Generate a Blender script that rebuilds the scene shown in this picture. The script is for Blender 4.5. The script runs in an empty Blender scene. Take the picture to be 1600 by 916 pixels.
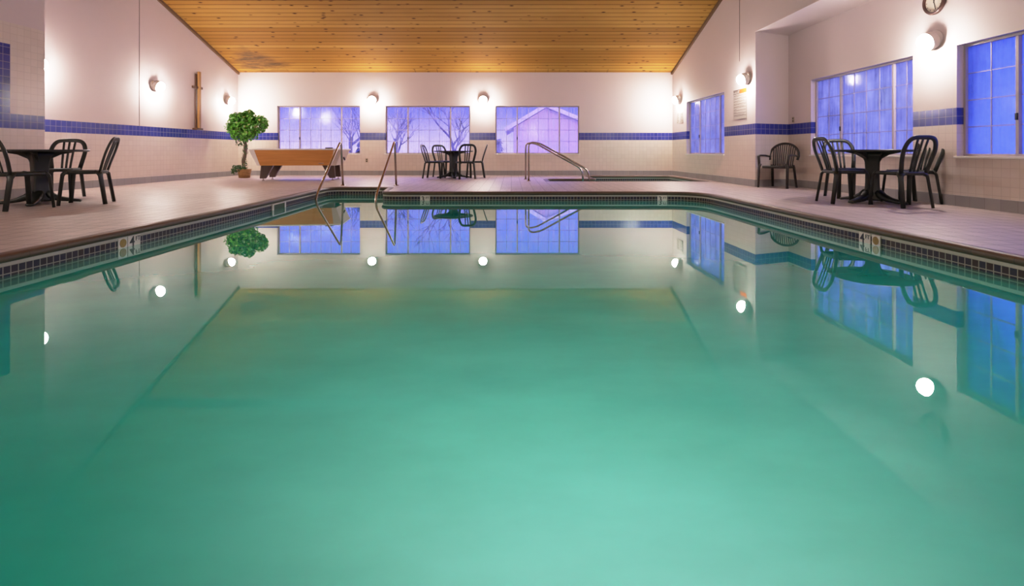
import bpy, bmesh, math, random
from mathutils import Vector, Matrix
random.seed(7)
scene = bpy.context.scene
COL = scene.collection
PI = math.pi
F = 800.0            # focal length in pixels of the 1600 px wide frame
CAM_H = 0.69         # camera height above the deck

# ------------------------------------------------------------------ helpers
def obj(name, bm, mat, parent=None, smooth=False, bevel=0):
    me = bpy.data.meshes.new(name)
    if isinstance(bm, bmesh.types.BMesh):
        bmesh.ops.recalc_face_normals(bm, faces=bm.faces)
        bm.to_mesh(me); bm.free()
    else:
        me = bm; me.name = name
    o = bpy.data.objects.new(name, me)
    COL.objects.link(o)
    if mat:
        for m in (mat if isinstance(mat, (list, tuple)) else [mat]):
            me.materials.append(m)
    if smooth:
        for p in me.polygons: p.use_smooth = True
    if bevel:
        md = o.modifiers.new('Bevel', 'BEVEL'); md.width = bevel; md.segments = 2
        md.limit_method = 'ANGLE'; md.angle_limit = math.radians(40)
    if parent: o.parent = parent
    return o

def tag(o, label=None, cat=None, group=None, kind=None):
    if label: o['label'] = label
    if cat: o['category'] = cat
    if group: o['group'] = group
    if kind: o['kind'] = kind
    return o

def thing(name, label, cat, loc=(0, 0, 0), rz=0.0, group=None):
    o = bpy.data.objects.new(name, None); COL.objects.link(o)
    o.empty_display_size = 0.1
    o.location = loc; o.rotation_euler = (0, 0, rz)
    return tag(o, label, cat, group)

def copy_tree(o, parent=None):
    c = o.copy(); COL.objects.link(c)
    if parent: c.parent = parent
    for ch in list(o.children): copy_tree(ch, c)
    return c

def box(bm, x0, x1, y0, y1, z0, z1, M=None, mi=0):
    vs = [Vector(p) for p in ((x0,y0,z0),(x1,y0,z0),(x1,y1,z0),(x0,y1,z0),(x0,y0,z1),(x1,y0,z1),(x1,y1,z1),(x0,y1,z1))]
    if M: vs = [M @ v for v in vs]
    v = [bm.verts.new(p) for p in vs]
    for f in ((0,3,2,1),(4,5,6,7),(0,1,5,4),(1,2,6,5),(2,3,7,6),(3,0,4,7)):
        bm.faces.new([v[i] for i in f]).material_index = mi
    return bm

def boxbm(*a, **k):
    return box(bmesh.new(), *a, **k)

def lathe(bm, prof, n=32, M=None, cap=True, shape=None):
    rings = []
    for r, z in prof:
        ring = []
        for i in range(n):
            a = 2*PI*i/n
            k = shape(a, z) if shape else 1.0
            p = Vector((r*k*math.cos(a), r*k*math.sin(a), z))
            ring.append(bm.verts.new(M @ p if M else p))
        rings.append(ring)
    for a, b in zip(rings, rings[1:]):
        for i in range(n):
            j = (i+1) % n
            bm.faces.new((a[i], a[j], b[j], b[i]))
    if cap:
        bm.faces.new(rings[0][::-1]); bm.faces.new(rings[-1])
    return bm

def sweep(bm, pts, w, t, ref, n=10, e=3.0, cap=True):
    """superellipse section of width w, thickness t along pts; ref ~ thickness direction"""
    pts = [Vector(p) for p in pts]; N = len(pts)
    W = w if callable(w) else (lambda s: w)
    T = t if callable(t) else (lambda s: t)
    rings = []
    for i, p in enumerate(pts):
        d = (pts[min(i+1, N-1)] - pts[max(i-1, 0)]).normalized()
        r = Vector(ref(i/(N-1)) if callable(ref) else ref)
        r = (r - d*r.dot(d)).normalized()
        u = d.cross(r)
        s = i/(N-1); ring = []
        for k in range(n):
            a = 2*PI*(k+.5)/n
            c, q = math.cos(a), math.sin(a)
            cx = math.copysign(abs(c)**(2/e), c); cy = math.copysign(abs(q)**(2/e), q)
            ring.append(bm.verts.new(p + u*(W(s)/2*cx) + r*(T(s)/2*cy)))
        rings.append(ring)
    for a, b in zip(rings, rings[1:]):
        for i in range(n):
            j = (i+1) % n
            bm.faces.new((a[i], a[j], b[j], b[i]))
    if cap:
        bm.faces.new(rings[0][::-1]); bm.faces.new(rings[-1])
    return bm

def tube(bm, pts, r, n=12):
    pts = [Vector(p) for p in pts]; N = len(pts)
    R = r if callable(r) else (lambda s: r)
    d0 = (pts[1]-pts[0]).normalized()
    up = Vector((0, 0, 1)) if abs(d0.z) < .9 else Vector((1, 0, 0))
    nrm = (up - d0*up.dot(d0)).normalized()
    rings = []
    for i, p in enumerate(pts):
        d = (pts[min(i+1, N-1)] - pts[max(i-1, 0)]).normalized()
        nrm = (nrm - d*nrm.dot(d)).normalized()
        b = d.cross(nrm); s = i/(N-1)
        rings.append([bm.verts.new(p + (nrm*math.cos(2*PI*k/n) + b*math.sin(2*PI*k/n))*R(s)) for k in range(n)])
    for a, b in zip(rings, rings[1:]):
        for i in range(n):
            j = (i+1) % n
            bm.faces.new((a[i], a[j], b[j], b[i]))
    bm.faces.new(rings[0][::-1]); bm.faces.new(rings[-1])
    return bm

def smooth_path(pts, radii, seg=8):
    """polyline with filleted corners"""
    pts = [Vector(p) for p in pts]; out = [pts[0]]
    for i in range(1, len(pts)-1):
        p, a, b = pts[i], pts[i-1], pts[i+1]
        r = radii[i-1] if isinstance(radii, (list, tuple)) else radii
        if r <= 0: out.append(p); continue
        da, db = (a-p), (b-p)
        k = min(r, da.length*.49, db.length*.49)
        q0 = p + da.normalized()*k; q1 = p + db.normalized()*k
        for s in range(seg+1):
            t = s/seg
            out.append(q0*(1-t)**2 + p*2*t*(1-t) + q1*t*t)
    out.append(pts[-1])
    return out

def closed_fillet(pts, radii, seg=8):
    n = len(pts); out = []
    P = [Vector((p[0], p[1], 0)) for p in pts]
    for i in range(n):
        p, a, b = P[i], P[i-1], P[(i+1) % n]
        r = radii[i]
        if r <= 0: out.append(p); continue
        q0 = p + (a-p).normalized()*r; q1 = p + (b-p).normalized()*r
        for s in range(seg+1):
            t = s/seg
            out.append(q0*(1-t)**2 + p*2*t*(1-t) + q1*t*t)
    return out

def text_obj(name, body, size, M, mat, parent=None, ext=0.0008, align='LEFT'):
    cu = bpy.data.curves.new(name, 'FONT'); cu.body = body; cu.size = size; cu.extrude = ext
    cu.offset = .0022*size/.12; cu.align_x = align; cu.align_y = 'BOTTOM'; cu.resolution_u = 4
    t = bpy.data.objects.new('tmp_text', cu); COL.objects.link(t)
    dg = bpy.context.evaluated_depsgraph_get(); dg.update()
    me = bpy.data.meshes.new_from_object(t.evaluated_get(dg))
    bpy.data.objects.remove(t); bpy.data.curves.remove(cu)
    me.transform(M)
    me.materials.clear()
    return obj(name, me, mat, parent)

def frame_matrix(origin, u, w):
    """local x -> u, local y -> w, local z -> up"""
    u = Vector(u).normalized(); w = Vector(w).normalized(); z = Vector((0, 0, 1))
    M = Matrix(((u.x, w.x, z.x, origin[0]), (u.y, w.y, z.y, origin[1]), (u.z, w.z, z.z, origin[2]), (0, 0, 0, 1)))
    return M

# ------------------------------------------------------------------ node materials
class NT:
    def __init__(s, name):
        s.m = bpy.data.materials.new(name); s.m.use_nodes = True
        s.t = s.m.node_tree; s.t.nodes.clear()
        s.out = s.t.nodes.new('ShaderNodeOutputMaterial')
    def n(s, typ, ins=None, **props):
        nd = s.t.nodes.new(typ)
        for k, v in props.items(): setattr(nd, k, v)
        for k, v in (ins or {}).items(): s.set(nd.inputs[k], v)
        return nd
    def set(s, sock, v):
        if isinstance(v, bpy.types.NodeSocket): s.t.links.new(v, sock)
        else:
            if hasattr(sock, 'default_value'):
                try: sock.default_value = v
                except Exception: sock.default_value = (*v, 1.0)
    def math(s, op, a, b=0.0, clamp=False):
        nd = s.t.nodes.new('ShaderNodeMath'); nd.operation = op; nd.use_clamp = clamp
        s.set(nd.inputs[0], a); s.set(nd.inputs[1], b); return nd.outputs[0]
    def mix(s, f, a, b, blend='MIX'):
        nd = s.t.nodes.new('ShaderNodeMix'); nd.data_type = 'RGBA'; nd.blend_type = blend
        s.set(nd.inputs[0], f)
        for i, v in ((6, a), (7, b)):
            if isinstance(v, bpy.types.NodeSocket): s.t.links.new(v, nd.inputs[i])
            else: nd.inputs[i].default_value = (v[0], v[1], v[2], 1)
        return nd.outputs[2]
    def pos(s):
        g = s.n('ShaderNodeNewGeometry'); x = s.n('ShaderNodeSeparateXYZ', {0: g.outputs['Position']})
        return x.outputs[0], x.outputs[1], x.outputs[2]
    def xyz(s, a, b, c):
        return s.n('ShaderNodeCombineXYZ', {0: a, 1: b, 2: c}).outputs[0]
    def noise(s, vec, scale, detail=4.0, rough=.55):
        nd = s.n('ShaderNodeTexNoise', {'Scale': scale, 'Detail': detail, 'Roughness': rough})
        if vec is not None: s.set(nd.inputs['Vector'], vec)
        return nd.outputs['Fac']
    def brick(s, vec, w, h, mortar, c1, c2, cm, offset=0.0, bias=0.0, smooth=.1):
        nd = s.n('ShaderNodeTexBrick', {'Vector': vec, 'Scale': 1.0, 'Brick Width': w, 'Row Height': h, 'Mortar Size': mortar,
                 'Mortar Smooth': smooth, 'Bias': bias}, offset=offset, offset_frequency=2, squash=1.0)
        for k, c in (('Color1', c1), ('Color2', c2), ('Mortar', cm)): nd.inputs[k].default_value = (*c, 1)
        return nd.outputs['Color'], nd.outputs['Fac']
    def bump(s, h, strength=.3, dist=.01):
        return s.n('ShaderNodeBump', {'Height': h, 'Strength': strength, 'Distance': dist}).outputs[0]
    def bsdf(s, col, rough=.5, metal=0.0, normal=None, spec=.5, **kw):
        b = s.n('ShaderNodeBsdfPrincipled', {'Base Color': col if isinstance(col, bpy.types.NodeSocket) else (*col, 1), 'Roughness': rough, 'Metallic': metal})
        s.set(b.inputs['Specular IOR Level'], spec)
        if normal is not None: s.set(b.inputs['Normal'], normal)
        for k, v in kw.items(): s.set(b.inputs[k], v)
        return b.outputs[0]
    def done(s, sh):
        s.t.links.new(sh, s.out.inputs['Surface']); return s.m

def simple(name, col, rough=.5, metal=0.0, var=.12, scale=14.0, bump=.0, spec=.5):
    t = NT(name)
    tc = t.n('ShaderNodeTexCoord').outputs['Object']
    nz = t.noise(tc, scale)
    c = t.mix(nz, [x*(1-var) for x in col], [min(1, x*(1+var)) for x in col])
    nm = t.bump(nz, bump, .004) if bump else None
    return t.done(t.bsdf(c, rough, metal, nm, spec))

PLASTER = (.69, .585, .58)
def wall_mat(name, axis, tile_top=1.04, band=(1.04, 1.256), surround=None):
    t = NT(name)
    x, y, z = t.pos()
    u = x if axis == 'x' else y
    p = .108
    v = t.math('SUBTRACT', z, band[0])
    vec = t.xyz(u, v, 0.0)
    wc, wf = t.brick(vec, p, p, .0028, (.70, .605, .535), (.735, .64, .57), (.60, .505, .445))
    bc, bf = t.brick(vec, p, p, .003, (.030, .040, .25), (.048, .060, .33), (.30, .28, .42))
    big = t.noise(t.xyz(u, z, 0.0), .9, 3.0)
    fine = t.noise(t.xyz(u, z, 0.0), 70.0, 3.0, .6)
    pl = t.mix(big, [c*.95 for c in PLASTER], [c*1.04 for c in PLASTER])
    m_tile = t.math('LESS_THAN', z, tile_top)
    m_band = t.math('MULTIPLY', t.math('GREATER_THAN', z, band[0]), t.math('LESS_THAN', z, band[1]))
    if surround:
        u0, u1, zt = surround
        m2 = t.math('MULTIPLY', t.math('MULTIPLY', t.math('GREATER_THAN', u, u0), t.math('LESS_THAN', u, u1)),
                    t.math('MULTIPLY', t.math('LESS_THAN', z, zt), t.math('GREATER_THAN', z, band[0])))
        m_band = t.math('MAXIMUM', m_band, m2)
    m_any = t.math('MAXIMUM', m_tile, m_band)
    col = t.mix(m_tile, pl, wc)
    col = t.mix(m_band, col, bc)
    rough = t.math('ADD', t.math('MULTIPLY', m_any, -.42), .70)
    rough = t.math('SUBTRACT', rough, t.math('MULTIPLY', m_band, .12))
    hgt = t.math('SUBTRACT', t.math('MULTIPLY', fine, t.math('SUBTRACT', 1.0, m_any)), t.math('MULTIPLY', wf, m_any))
    return t.done(t.bsdf(col, rough, 0, t.bump(hgt, .22, .006)))

M_wall_x = wall_mat('tiled plaster wall x', 'x')
M_wall_y = wall_mat('tiled plaster wall y', 'y')
M_wall_near = wall_mat('tiled wall near left', 'y', tile_top=2.6, surround=(5.8, 7.56, 2.28))

def ceiling_mat():
    t = NT('knotty pine boards')
    x, y, z = t.pos()
    vec = t.xyz(t.math('ADD', x, 21.0), y, 0.0)
    bc, bf = t.brick(vec, 60.0, .155, .0095, (.38, .185, .035), (.60, .345, .085), (.20, .085, .02), offset=.37, smooth=.2)
    gr = t.noise(t.xyz(t.math('MULTIPLY', x, .9), t.math('MULTIPLY', y, 38.0), 0.0), 1.6, 6.0, .65)
    col = t.mix(t.math('MULTIPLY', gr, .60), bc, (.30, .125, .022))
    big = t.noise(t.xyz(t.math('MULTIPLY', x, .35), y, 0.0), 1.1, 4.0)
    col = t.mix(t.math('MULTIPLY', t.math('SUBTRACT', big, .45, True), 2.2, True), col, (.33, .155, .032))
    vo = t.n('ShaderNodeTexVoronoi', {'Vector': t.xyz(t.math('MULTIPLY', x, 3.0), t.math('MULTIPLY', y, 6.5), 0.0), 'Scale': 1.0, 'Randomness': 1.0})
    kn = t.math('MULTIPLY', t.math('SUBTRACT', .20, vo.outputs['Distance'], True), 8.0, True)
    col = t.mix(kn, col, (.10, .038, .016))
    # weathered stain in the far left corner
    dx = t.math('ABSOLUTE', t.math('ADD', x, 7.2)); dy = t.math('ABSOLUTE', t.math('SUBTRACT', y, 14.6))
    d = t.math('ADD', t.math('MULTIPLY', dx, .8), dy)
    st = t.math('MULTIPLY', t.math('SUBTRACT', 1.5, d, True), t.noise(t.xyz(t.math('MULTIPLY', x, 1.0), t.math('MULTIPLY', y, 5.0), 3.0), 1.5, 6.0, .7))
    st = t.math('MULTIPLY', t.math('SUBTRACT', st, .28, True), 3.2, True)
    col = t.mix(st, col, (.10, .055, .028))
    col = t.mix(t.math('MULTIPLY', bf, .8), col, (.085, .032, .008))
    nails = t.math('MULTIPLY', t.math('GREATER_THAN', y, 14.93), t.math('MULTIPLY', t.math('SUBTRACT', t.noise(t.xyz(t.math('MULTIPLY', x, 5.0), 0.0, 0.0), 1.6, 3.0), .60, True), 9.0, True))
    col = t.mix(nails, col, (.07, .03, .015))
    hgt = t.math('SUBTRACT', t.math('MULTIPLY', gr, .2), bf)
    return t.done(t.bsdf(col, .75, 0, t.bump(hgt, .5, .008), .12))
M_ceil = ceiling_mat()

def deck_mat():
    t = NT('deck tiles')
    x, y, z = t.pos()
    vec = t.xyz(x, y, 0.0)
    c, f = t.brick(vec, .2, .2, .007, (.50, .405, .39), (.60, .49, .465), (.17, .12, .115), bias=-.1, smooth=.2)
    big = t.noise(vec, .8, 5.0, .6)
    c = t.mix(t.math('MULTIPLY', big, .6), c, (.44, .355, .34))
    st = t.noise(t.xyz(t.math('MULTIPLY', x, 30.0), t.math('MULTIPLY', y, 2.5), 0.0), 1.5, 3.0)
    c = t.mix(t.math('MULTIPLY', t.math('SUBTRACT', st, .42, True), 2.0, True), c, (.29, .22, .21))
    sp = t.math('MULTIPLY', t.math('SUBTRACT', t.noise(vec, 2.3, 6.0, .7), .62, True), 5.0, True)
    c = t.mix(sp, c, (.56, .47, .44))
    h = t.math('SUBTRACT', t.math('MULTIPLY', st, .3), f)
    rg = t.math('ADD', t.math('MULTIPLY', big, .20), .36)
    return t.done(t.bsdf(c, rg, 0, t.bump(h, .5, .006), .6))
M_deck = deck_mat()

def base_mat():
    t = NT('grey baseboard tile')
    x, y, z = t.pos()
    c, f = t.brick(t.xyz(t.math('ADD', x, t.math('MULTIPLY', y, 1.0)), t.math('ADD', z, .03), 0.0), .2, .2, .003, (.29, .275, .275), (.33, .31, .31), (.21, .19, .19))
    return t.done(t.bsdf(c, .35, 0, t.bump(t.math('SUBTRACT', 1.0, f), .2, .003)))
M_base = base_mat()

def pool_wall_mat():
    t = NT('pool wall tile and plaster')
    uv = t.n('ShaderNodeUVMap').outputs[0]
    s = t.n('ShaderNodeSeparateXYZ', {0: uv}); u, v = s.outputs[0], s.outputs[1]
    c, f = t.brick(t.xyz(u, t.math('ADD', v, .078), 0.0), .054, .054, .0035, (.010, .012, .040), (.034, .017, .016), (.36, .33, .28), bias=0)
    n = t.noise(t.xyz(u, v, 0.0), 9.0, 2.0)
    c = t.mix(t.math('MULTIPLY', n, .25), c, (.03, .035, .04))
    m_tile = t.math('GREATER_THAN', v, -.19)
    m_cream = t.math('GREATER_THAN', v, -.078)
    pl = t.mix(t.noise(t.xyz(u, v, 0.0), 2.0), (.50, .74, .66), (.58, .80, .72))
    col = t.mix(m_tile, pl, c)
    col = t.mix(m_cream, col, (.46, .43, .38))
    return t.done(t.bsdf(col, t.math('SUBTRACT', .6, t.math('MULTIPLY', m_tile, .2)), 0, None, .25))
M_poolwall = pool_wall_mat()

def pool_floor_mat():
    t = NT('pool plaster floor')
    x, y, z = t.pos()
    vec = t.xyz(x, y, 0.0)
    n = t.noise(vec, .7, 6.0, .6)
    st = t.noise(t.xyz(t.math('MULTIPLY', x, .5), y, 0.0), 1.6, 5.0, .65)
    c = t.mix(n, (.50, .76, .66), (.66, .88, .78))
    c = t.mix(t.math('MULTIPLY', t.math('SUBTRACT', st, .45, True), 2.0, True), c, (.42, .66, .57))
    return t.done(t.bsdf(c, .7))
M_poolfloor = pool_floor_mat()

def coping_mat():
    t = NT('bullnose coping tile')
    uv = t.n('ShaderNodeUVMap').outputs[0]
    s = t.n('ShaderNodeSeparateXYZ', {0: uv}); u, v = s.outputs[0], s.outputs[1]
    c, f = t.brick(t.xyz(u, .05, 0.0), .305, 2.0, .004, (.085, .055, .034), (.11, .068, .042), (.05, .036, .025))
    c = t.mix(t.math('MULTIPLY', t.math('GREATER_THAN', v, .5), .65), c, (.15, .062, .045))
    c = t.mix(t.math('MULTIPLY', t.noise(t.xyz(u, v, 0.0), 6.0), .4), c, (.05, .044, .026))
    return t.done(t.bsdf(c, .5, 0, t.bump(t.math('SUBTRACT', 1.0, f), .3, .004)))
M_coping = coping_mat()

WATER_BODY = (.006, .90, .82)
def water_mat():
    t = NT('pool water')
    x, y, z = t.pos()
    rip = t.noise(t.xyz(t.math('MULTIPLY', x, .55), y, 0.0), 1.7, 2.0)
    nm = t.bump(rip, .006, .02)
    fr = t.n('ShaderNodeFresnel', {'IOR': 1.36})
    gl = t.n('ShaderNodeBsdfGlossy', {'Color': (.86, 1, .97, 1), 'Roughness': .004, 'Normal': nm})
    tr = t.n('ShaderNodeBsdfTransparent', {'Color': (.13, .70, .62, 1)})
    cl = t.noise(t.xyz(t.math('MULTIPLY', x, .8), t.math('MULTIPLY', y, 1.5), 0.0), 1.5, 5.0, .6)
    cl = t.math('MULTIPLY', t.math('SUBTRACT', cl, .3, True), 2.4, True)
    df = t.n('ShaderNodeBsdfDiffuse', {'Color': t.mix(cl, [c*.76 for c in WATER_BODY], WATER_BODY)})
    tl = t.n('ShaderNodeBsdfTranslucent', {'Color': t.mix(cl, (.42, .74, .66), (.54, .92, .82))})
    body = t.n('ShaderNodeMixShader', {0: .40, 1: df.outputs[0], 2: tl.outputs[0]})
    inner = t.n('ShaderNodeMixShader', {0: .62, 1: tr.outputs[0], 2: body.outputs[0]})
    f2 = t.math('MINIMUM', t.math('MULTIPLY', t.math('POWER', fr.outputs[0], 1.8), 3.8), .74)
    sh = t.n('ShaderNodeMixShader', {0: f2, 1: inner.outputs[0], 2: gl.outputs[0]})
    return t.done(sh.outputs[0])
M_water = water_mat()

def glass_mat(name, fog, tint=(1, 1, 1), scat=.60):
    t = NT(name)
    x, y, z = t.pos()
    h = t.math('ADD', x, y)
    streak = t.noise(t.xyz(t.math('MULTIPLY', h, 14.0), t.math('MULTIPLY', z, .7), 0.0), 1.3, 4.0, .6)
    blob = t.noise(t.xyz(h, z, 1.0), 2.0, 4.0, .6)
    f = t.math('ADD', t.math('MULTIPLY', t.math('SUBTRACT', t.math('ADD', t.math('MULTIPLY', streak, .6), t.math('MULTIPLY', blob, .6)), .6), 1.6), fog, True)
    tr = t.n('ShaderNodeBsdfTransparent', {'Color': (*tint, 1)})
    tl = t.n('ShaderNodeBsdfTranslucent', {'Color': (*[scat*c for c in tint], 1)})
    a = t.n('ShaderNodeMixShader', {0: f, 1: tr.outputs[0], 2: tl.outputs[0]})
    gl = t.n('ShaderNodeBsdfGlossy', {'Roughness': .12})
    fr = t.n('ShaderNodeFresnel', {'IOR': 1.35})
    sh = t.n('ShaderNodeMixShader', {0: fr.outputs[0], 1: a.outputs[0], 2: gl.outputs[0]})
    return t.done(sh.outputs[0])
M_glass_clear = glass_mat('lightly fogged pane', .14)
M_glass_fog = glass_mat('steamed pane', .50, (.84, .95, 1), .98)

M_glass_blue = glass_mat('steamed deep blue pane', .50, (.50, .68, 1), .9)
M_frame = simple('window frame', (.47, .40, .42), .45, 0, .06)
M_muntin = simple('white muntin bars', (.42, .40, .50), .45, 0, .04)
M_dark_resin = simple('dark green resin', (.012, .015, .012), .42, 0, .2, 20)
M_armchair = simple('dark brown resin', (.018, .014, .012), .4, 0, .2, 20)
M_steel = simple('brushed stainless', (.50, .42, .37), .22, 1.0, .06, 30)
M_white_lamp = simple('white lamp housing', (.80, .72, .70), .4, 0, .05)
M_white = simple('white enamel', (.80, .77, .74), .35, 0, .04)
M_markwhite = simple('marker tile', (.74, .68, .62), .3, 0, .06)
M_black = simple('black enamel', (.012, .012, .014), .4, 0, .1)
M_olive = simple('yellow olive disc', (.30, .19, .03), .35, 0, .35, 160)
M_trim = simple('dark ceiling trim', (.16, .085, .04), .6, 0, .25, 8)
M_clockrim = simple('wooden clock rim', (.075, .032, .026), .35, 0, .2, 10)
M_clockface = simple('clock face', (.70, .62, .52), .5, 0, .06)
M_orange = simple('orange sign header', (.60, .085, .006), .5, 0, .05)
M_paper = simple('sign white', (.50, .43, .39), .5, 0, .03)
M_ink = simple('grey sign ink', (.13, .10, .10), .6, 0, .1)
M_outlet = simple('beige outlet', (.45, .36, .26), .45, 0, .08)
M_pot = None
def wood_mat(name, c1, c2, axis=0, scale=1.0):
    t = NT(name)
    tc = t.n('ShaderNodeTexCoord').outputs['Object']
    s = t.n('ShaderNodeSeparateXYZ', {0: tc}).outputs
    st = [18.0, 18.0, 18.0]; st[axis] = 1.3
    v = t.xyz(t.math('MULTIPLY', s[0], st[0]*scale), t.math('MULTIPLY', s[1], st[1]*scale), t.math('MULTIPLY', s[2], st[2]*scale))
    n = t.noise(v, 1.0, 6.0, .6)
    c = t.mix(t.math('MULTIPLY', t.math('SUBTRACT', n, .3, True), 2.2, True), c1, c2)
    return t.done(t.bsdf(c, .35, 0, t.bump(n, .08, .003)))
M_oak = wood_mat('oak veneer', (.66, .30, .085), (.50, .205, .05), 0)
M_brownleg = wood_mat('dark brown table leg', (.075, .035, .024), (.045, .02, .014), 2)
M_crosswood = wood_mat('cross brown wood', (.14, .06, .03), (.085, .035, .018), 2)
M_crossgold = wood_mat('cross golden wood', (.50, .26, .075), (.30, .14, .04), 2)
M_bark = wood_mat('twisted bark', (.16, .10, .065), (.07, .042, .03), 2, .6)
def wicker():
    t = NT('wicker basket')
    tc = t.n('ShaderNodeTexCoord').outputs['Object']
    s = t.n('ShaderNodeSeparateXYZ', {0: tc}).outputs
    a = t.math('ARCTAN2', s[1], s[0])
    c, f = t.brick(t.xyz(a, s[2], 0.0), .18, .022, .004, (.46, .24, .075), (.34, .165, .05), (.12, .055, .02), offset=.5)
    return t.done(t.bsdf(c, .6, 0, t.bump(t.math('SUBTRACT', 1.0, f), .6, .006)))
M_wicker = wicker()
def leaf_mat(name, a, b, c3):
    t = NT(name)
    g = t.n('ShaderNodeNewGeometry')
    r = g.outputs['Random Per Island']
    col = t.mix(r, a, b)
    col = t.mix(t.math('MULTIPLY', t.math('SUBTRACT', r, .86, True), 9.0, True), col, c3)
    return t.done(t.bsdf(col, .4, 0, None, .5))
M_leaf = leaf_mat('ficus leaves', (.03, .15, .012), (.15, .46, .04), (.60, .58, .28))
M_ivy = leaf_mat('ivy leaves', (.012, .05, .012), (.04, .12, .02), (.25, .25, .10))
M_felt = simple('pool table cloth', (.10, .22, .16), .9, 0, .1, 60)
M_endpanel = simple('pale laminate', (.56, .46, .40), .35, 0, .05)
def lamp_mat():
    t = NT('lit frosted globe')
    return t.done(t.n('ShaderNodeEmission', {'Color': (1, .87, .785, 1), 'Strength': 375.0}).outputs[0])
M_lamp = lamp_mat()
M_snow = simple('snow', (.50, .46, .52), .8, 0, .08, .6, .2)
M_house = simple('pale siding', (.46, .36, .42), .8, 0, .05)
M_twig = simple('bare bark', (.06, .05, .09), .9, 0, .2)
M_fir = leaf_mat('fir needles', (.02, .04, .10), (.05, .07, .18), (.5, .5, .7))

# ------------------------------------------------------------------ room shell
D = 15.12                   # far wall
XL, XN = -8.07, -7.40       # left wall, nearer projecting left wall
YSTEP = 8.12
R0, R1 = Vector((4.76, D)), Vector((4.83, 10.13))      # right wall, far part
RC0, RC1 = Vector((5.66, 10.46)), Vector((5.74, -5.0))  # recess wall
YB = -5.0
SOFFIT = 3.07
def ceil_h(y):
    if y >= 11.1: return 3.04 + .34*(D-y)
    h1 = 3.04 + .34*(D-11.1)
    if y >= 5: return h1 + .38*(11.1-y)
    return h1 + .38*6.1 - .38*(5-y)

def wall(name, p0, p1, top, openings, out, mat, depth=.17, z0=-.02):
    """vertical wall from p0 to p1 (xy); top = list of (u, z) upper profile; openings (u0,u1,z0,z1)"""
    p0 = Vector(p0[:2]); p1 = Vector(p1[:2]); L = (p1-p0).length; d = (p1-p0)/L
    o = Vector(out).normalized()
    bm = bmesh.new()
    def P(u, z, k=0.0): return bm.verts.new((p0.x+d.x*u+o.x*k, p0.y+d.y*u+o.y*k, z))
    zt = min(z for _, z in top)
    us = sorted({0.0, L, *[q for op in openings for q in op[:2]]}); zs = sorted({z0, zt, *[q for op in openings for q in op[2:]]})
    for a, b in zip(us, us[1:]):
        for c, e in zip(zs, zs[1:]):
            if any(op[0] <= (a+b)/2 <= op[1] and op[2] <= (c+e)/2 <= op[3] for op in openings): continue
            bm.faces.new([P(a, c), P(b, c), P(b, e), P(a, e)])
    if len(top) > 2 or top[0][1] != top[-1][1]:
        ring = [(0.0, zt), (L, zt)] + [(u, z) for u, z in sorted(top, reverse=True) if z > zt+1e-4]
        bm.faces.new([P(u, z) for u, z in ring])
    for u0, u1, c, e in openings:
        for (ua, za), (ub, zb) in (((u0, c), (u1, c)), ((u1, c), (u1, e)), ((u1, e), (u0, e)), ((u0, e), (u0, c))):
            bm.faces.new([P(ua, za), P(ub, zb), P(ub, zb, depth), P(ua, za, depth)])
    bmesh.ops.remove_doubles(bm, verts=bm.verts, dist=1e-4)
    return tag(obj(name, bm, mat), kind='structure')

WZ0, WZ1 = .635, 2.05
far_op = [(-6.92, -4.47), (-3.72, -1.22), (-.47, 2.01)]
wall('wall_far', (XL, D), (R0.x, D), [(0, ceil_h(D)), (R0.x-XL, ceil_h(D))],
     [(a-XL, b-XL, WZ0, WZ1) for a, b in far_op], (0, 1), M_wall_x)
def prof(y0, y1):      # top profile from y0 running to y1, in u
    ys = [y0] + sorted([k for k in (11.1, 5.0) if min(y0, y1) < k < max(y0, y1)], reverse=(y1 < y0)) + [y1]
    return [(abs(y-y0), ceil_h(y)) for y in ys]
wall('wall_left', (XL, YSTEP), (XL, D), prof(YSTEP, D), [], (-1, 0), M_wall_y)
wall('wall_left_step', (XL, YSTEP), (XN, YSTEP), [(0, ceil_h(YSTEP)), (XN-XL, ceil_h(YSTEP))], [], (0, -1), M_wall_x)
wall('wall_left_near', (XN, YB), (XN, YSTEP), prof(YB, YSTEP), [], (-1, 0), M_wall_near)
Lr = (R1-R0).length
wr = (D-13.96, D-11.57)
wall('wall_right', R0, R1, [(0, ceil_h(D)), (Lr, ceil_h(R1.y))], [(wr[0], wr[1], WZ0, WZ1)], (1, 0), M_wall_y, depth=.2)
wall('wall_right_return', R1, RC0, [(0, SOFFIT+.04), ((RC0-R1).length, SOFFIT+.04)], [], (0, 1), M_wall_x)
rec_op = [(9.68, 7.24), (6.53, 4.10), (2.6, .2)]
Lc = (RC1-RC0).length; dc = (RC1-RC0)/Lc
wall('wall_right_recess', RC0, RC1, [(0, SOFFIT), (Lc, SOFFIT)],
     [(RC0.y-a, RC0.y-b, WZ0, WZ1) for a, b in rec_op], (1, 0), M_wall_y, depth=.2)
bm = bmesh.new()       # gable wall above the recess opening
ys = [R1.y, 5.0, YB]
up = [bm.verts.new((R1.x, y, ceil_h(y))) for y in ys]; lo = [bm.verts.new((R1.x, y, SOFFIT)) for y in ys]
for i in range(2): bm.faces.new([lo[i], lo[i+1], up[i+1], up[i]])
tag(obj('wall_right_upper', bm, M_wall_y), kind='structure')
bm = bmesh.new()
bm.faces.new([bm.verts.new(p) for p in ((R1.x, R1.y+.02, SOFFIT), (RC0.x+.02, RC0.y+.03, SOFFIT), (RC1.x+.02, YB, SOFFIT), (R1.x, YB, SOFFIT))])
tag(obj('ceiling_recess', bm, M_wall_y), kind='structure')
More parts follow.
